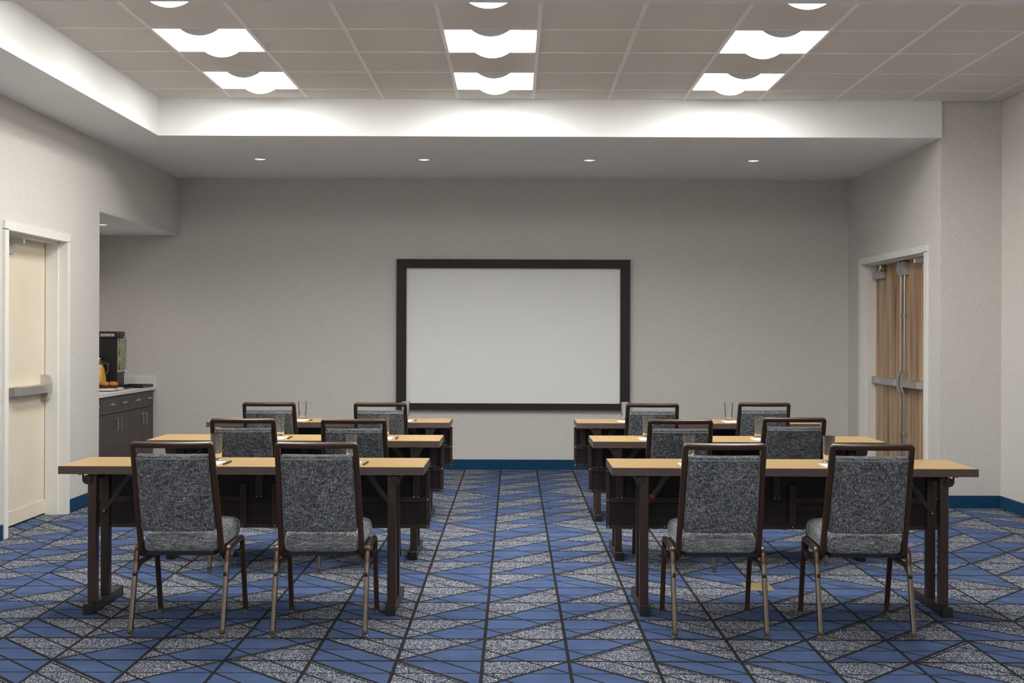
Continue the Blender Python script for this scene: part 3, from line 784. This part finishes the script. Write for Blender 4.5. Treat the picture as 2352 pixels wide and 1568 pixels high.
# juice pitcher
pit = empty('juice_pitcher', (-4.045, 11.56, CZ)); tag(pit, 'glass pitcher of orange juice standing in front of the dispenser', 'pitcher')
body = [(.050, .0), (.062, .01), (.070, .06), (.066, .12), (.048, .20), (.036, .245), (.035, .27), (.041, .31)]
MB().lathe([(0, 0)]+body+[(r_-.003, z) for r_, z in body[::-1][:-1]]+[(0, .006)], 32).build('jug', 'glass', pit, True)
MB().lathe([(0, .0075)]+[(max(.01, r_-.0045), z+.0075) for r_, z in [(.052, .0), (.062, .01), (.070, .06), (.066, .12), (.048, .20), (.037, .235)]]+[(0, .243)], 32).build('juice', 'juice', pit, True)
MB().sweep(fillet([(.036, 0, .25), (.085, 0, .265), (.088, 0, .18), (.058, 0, .15)], .03, 5), circ(.0065, 10), (0, 1, 0)).build('handle', 'glass', pit, True)

# platter with muffins
pl = MB().rbox(.175, .16, .010, .008, 4, 4, 1, lambda p: (p.x, p.y, p.z+.011+.010*max(0, (max(abs(p.x)/.175, abs(p.y)/.16)-.8)/.2))).build('serving_platter', 'porcelain', None, True, loc=(-3.955, 11.33, CZ))
tag(pl, 'white rectangular platter holding muffins on the alcove counter', 'platter')
def make_muffin():
    r = empty('muffin'); n = 22; vs_ = MB()
    ring = lambda rad, z, fl_: [((rad+fl_*(.002 if k % 2 else -.002))*math.cos(2*math.pi*k/(2*n)) for k in range(2*n))]
    pts = []
    for rad, z in ((.028, 0), (.036, .038)):
        pts.append([((rad+(.0022 if k % 2 else -.0022))*math.cos(2*math.pi*k/(2*n)), (rad+(.0022 if k % 2 else -.0022))*math.sin(2*math.pi*k/(2*n)), z) for k in range(2*n)])
    N = 2*n
    vs_.add(pts[0]+pts[1], [(k, (k+1) % N, N+(k+1) % N, N+k) for k in range(N)]+[tuple(range(N))[::-1], tuple(range(N, 2*N))])
    vs_.build('paper_cup', 'muffin_cup', r)
    prof = [(.0, .036), (.038, .0365), (.042, .043), (.040, .052), (.030, .062), (.014, .067), (0, .068)]
    m = MB().lathe(prof, 20); rr = random.Random(3)
    m.v = [(x*(1+rr.uniform(-.07, .07)), y*(1+rr.uniform(-.07, .07)), z+rr.uniform(-.003, .003)) for x, y, z in m.v]
    m.build('crust', 'muffin', r, True)
    return r
mf = make_muffin(); first = True
mspots = [(-3.965, 11.27, 'front left'), (-3.885, 11.265, 'front middle'), (-3.808, 11.28, 'front right'), (-3.925, 11.36, 'rear left'), (-3.842, 11.365, 'rear right')]
for x, y, wh in mspots:
    o = mf if first else clone(mf); first = False
    o.location = (x, y, CZ+.0215); o.rotation_euler = (0, 0, x*40)
    tag(o, 'brown muffin in a dark paper cup, %s on the white platter' % wh, 'muffin', 'muffins on the platter')
tg = empty('serving_tongs', (-3.765, 11.60, CZ)); tag(tg, 'steel serving tongs lying between the platter and the black tray', 'tongs')
for s_ in (-1, 1):
    MB().sweep([(-.02+s_*.002, .10, .006), (-.005+s_*.012, .02, .012), (.0+s_*.016, -.08, .006)], rect(.007, .0012), (0, 0, 1)).build('tong_arm', 'steel', tg)
MB().box(-.026, -.014, .095, .105, .0, .012, .002).build('hinge_end', 'steel', tg)
# black tray
tr = empty('serving_tray', (-3.865, 12.085, CZ)); tag(tr, 'flat black tray on the counter against the backsplash', 'tray')
MB().box(-.120, .120, -.16, .16, .0, .006, .002).build('tray_base', 'black', tr)
for a in ((-.135, -.116, -.17, .17), (.116, .135, -.17, .17)):
    x0, x1 = a[0], a[1]; s_ = -1 if x0 < 0 else 1
    MB().extrude_poly([(s_*.116, .0), (s_*.122, .0), (s_*.137, .028), (s_*.131, .028)], 'y', -.17, .17).build('tray_rim', 'black', tr)
for s_ in (-1, 1):
    MB().extrude_poly([(s_*.158, .0), (s_*.164, .0), (s_*.177, .028), (s_*.171, .028)], 'x', -.135, .135).build('tray_rim', 'black', tr)

# ------------------------------------------------------------------ floor box
fb_ = empty('floor_box', (1.365, 6.60, 0)); tag(fb_, 'square brass floor outlet plate set in the carpet between chairs', 'floor outlet')
MB().box(-.076, .076, -.095, .095, 0, .004, .002).build('plate', 'brass', fb_)
MB().box(-.060, .060, -.075, .075, .004, .0055, .0008).build('flap', 'brass', fb_)
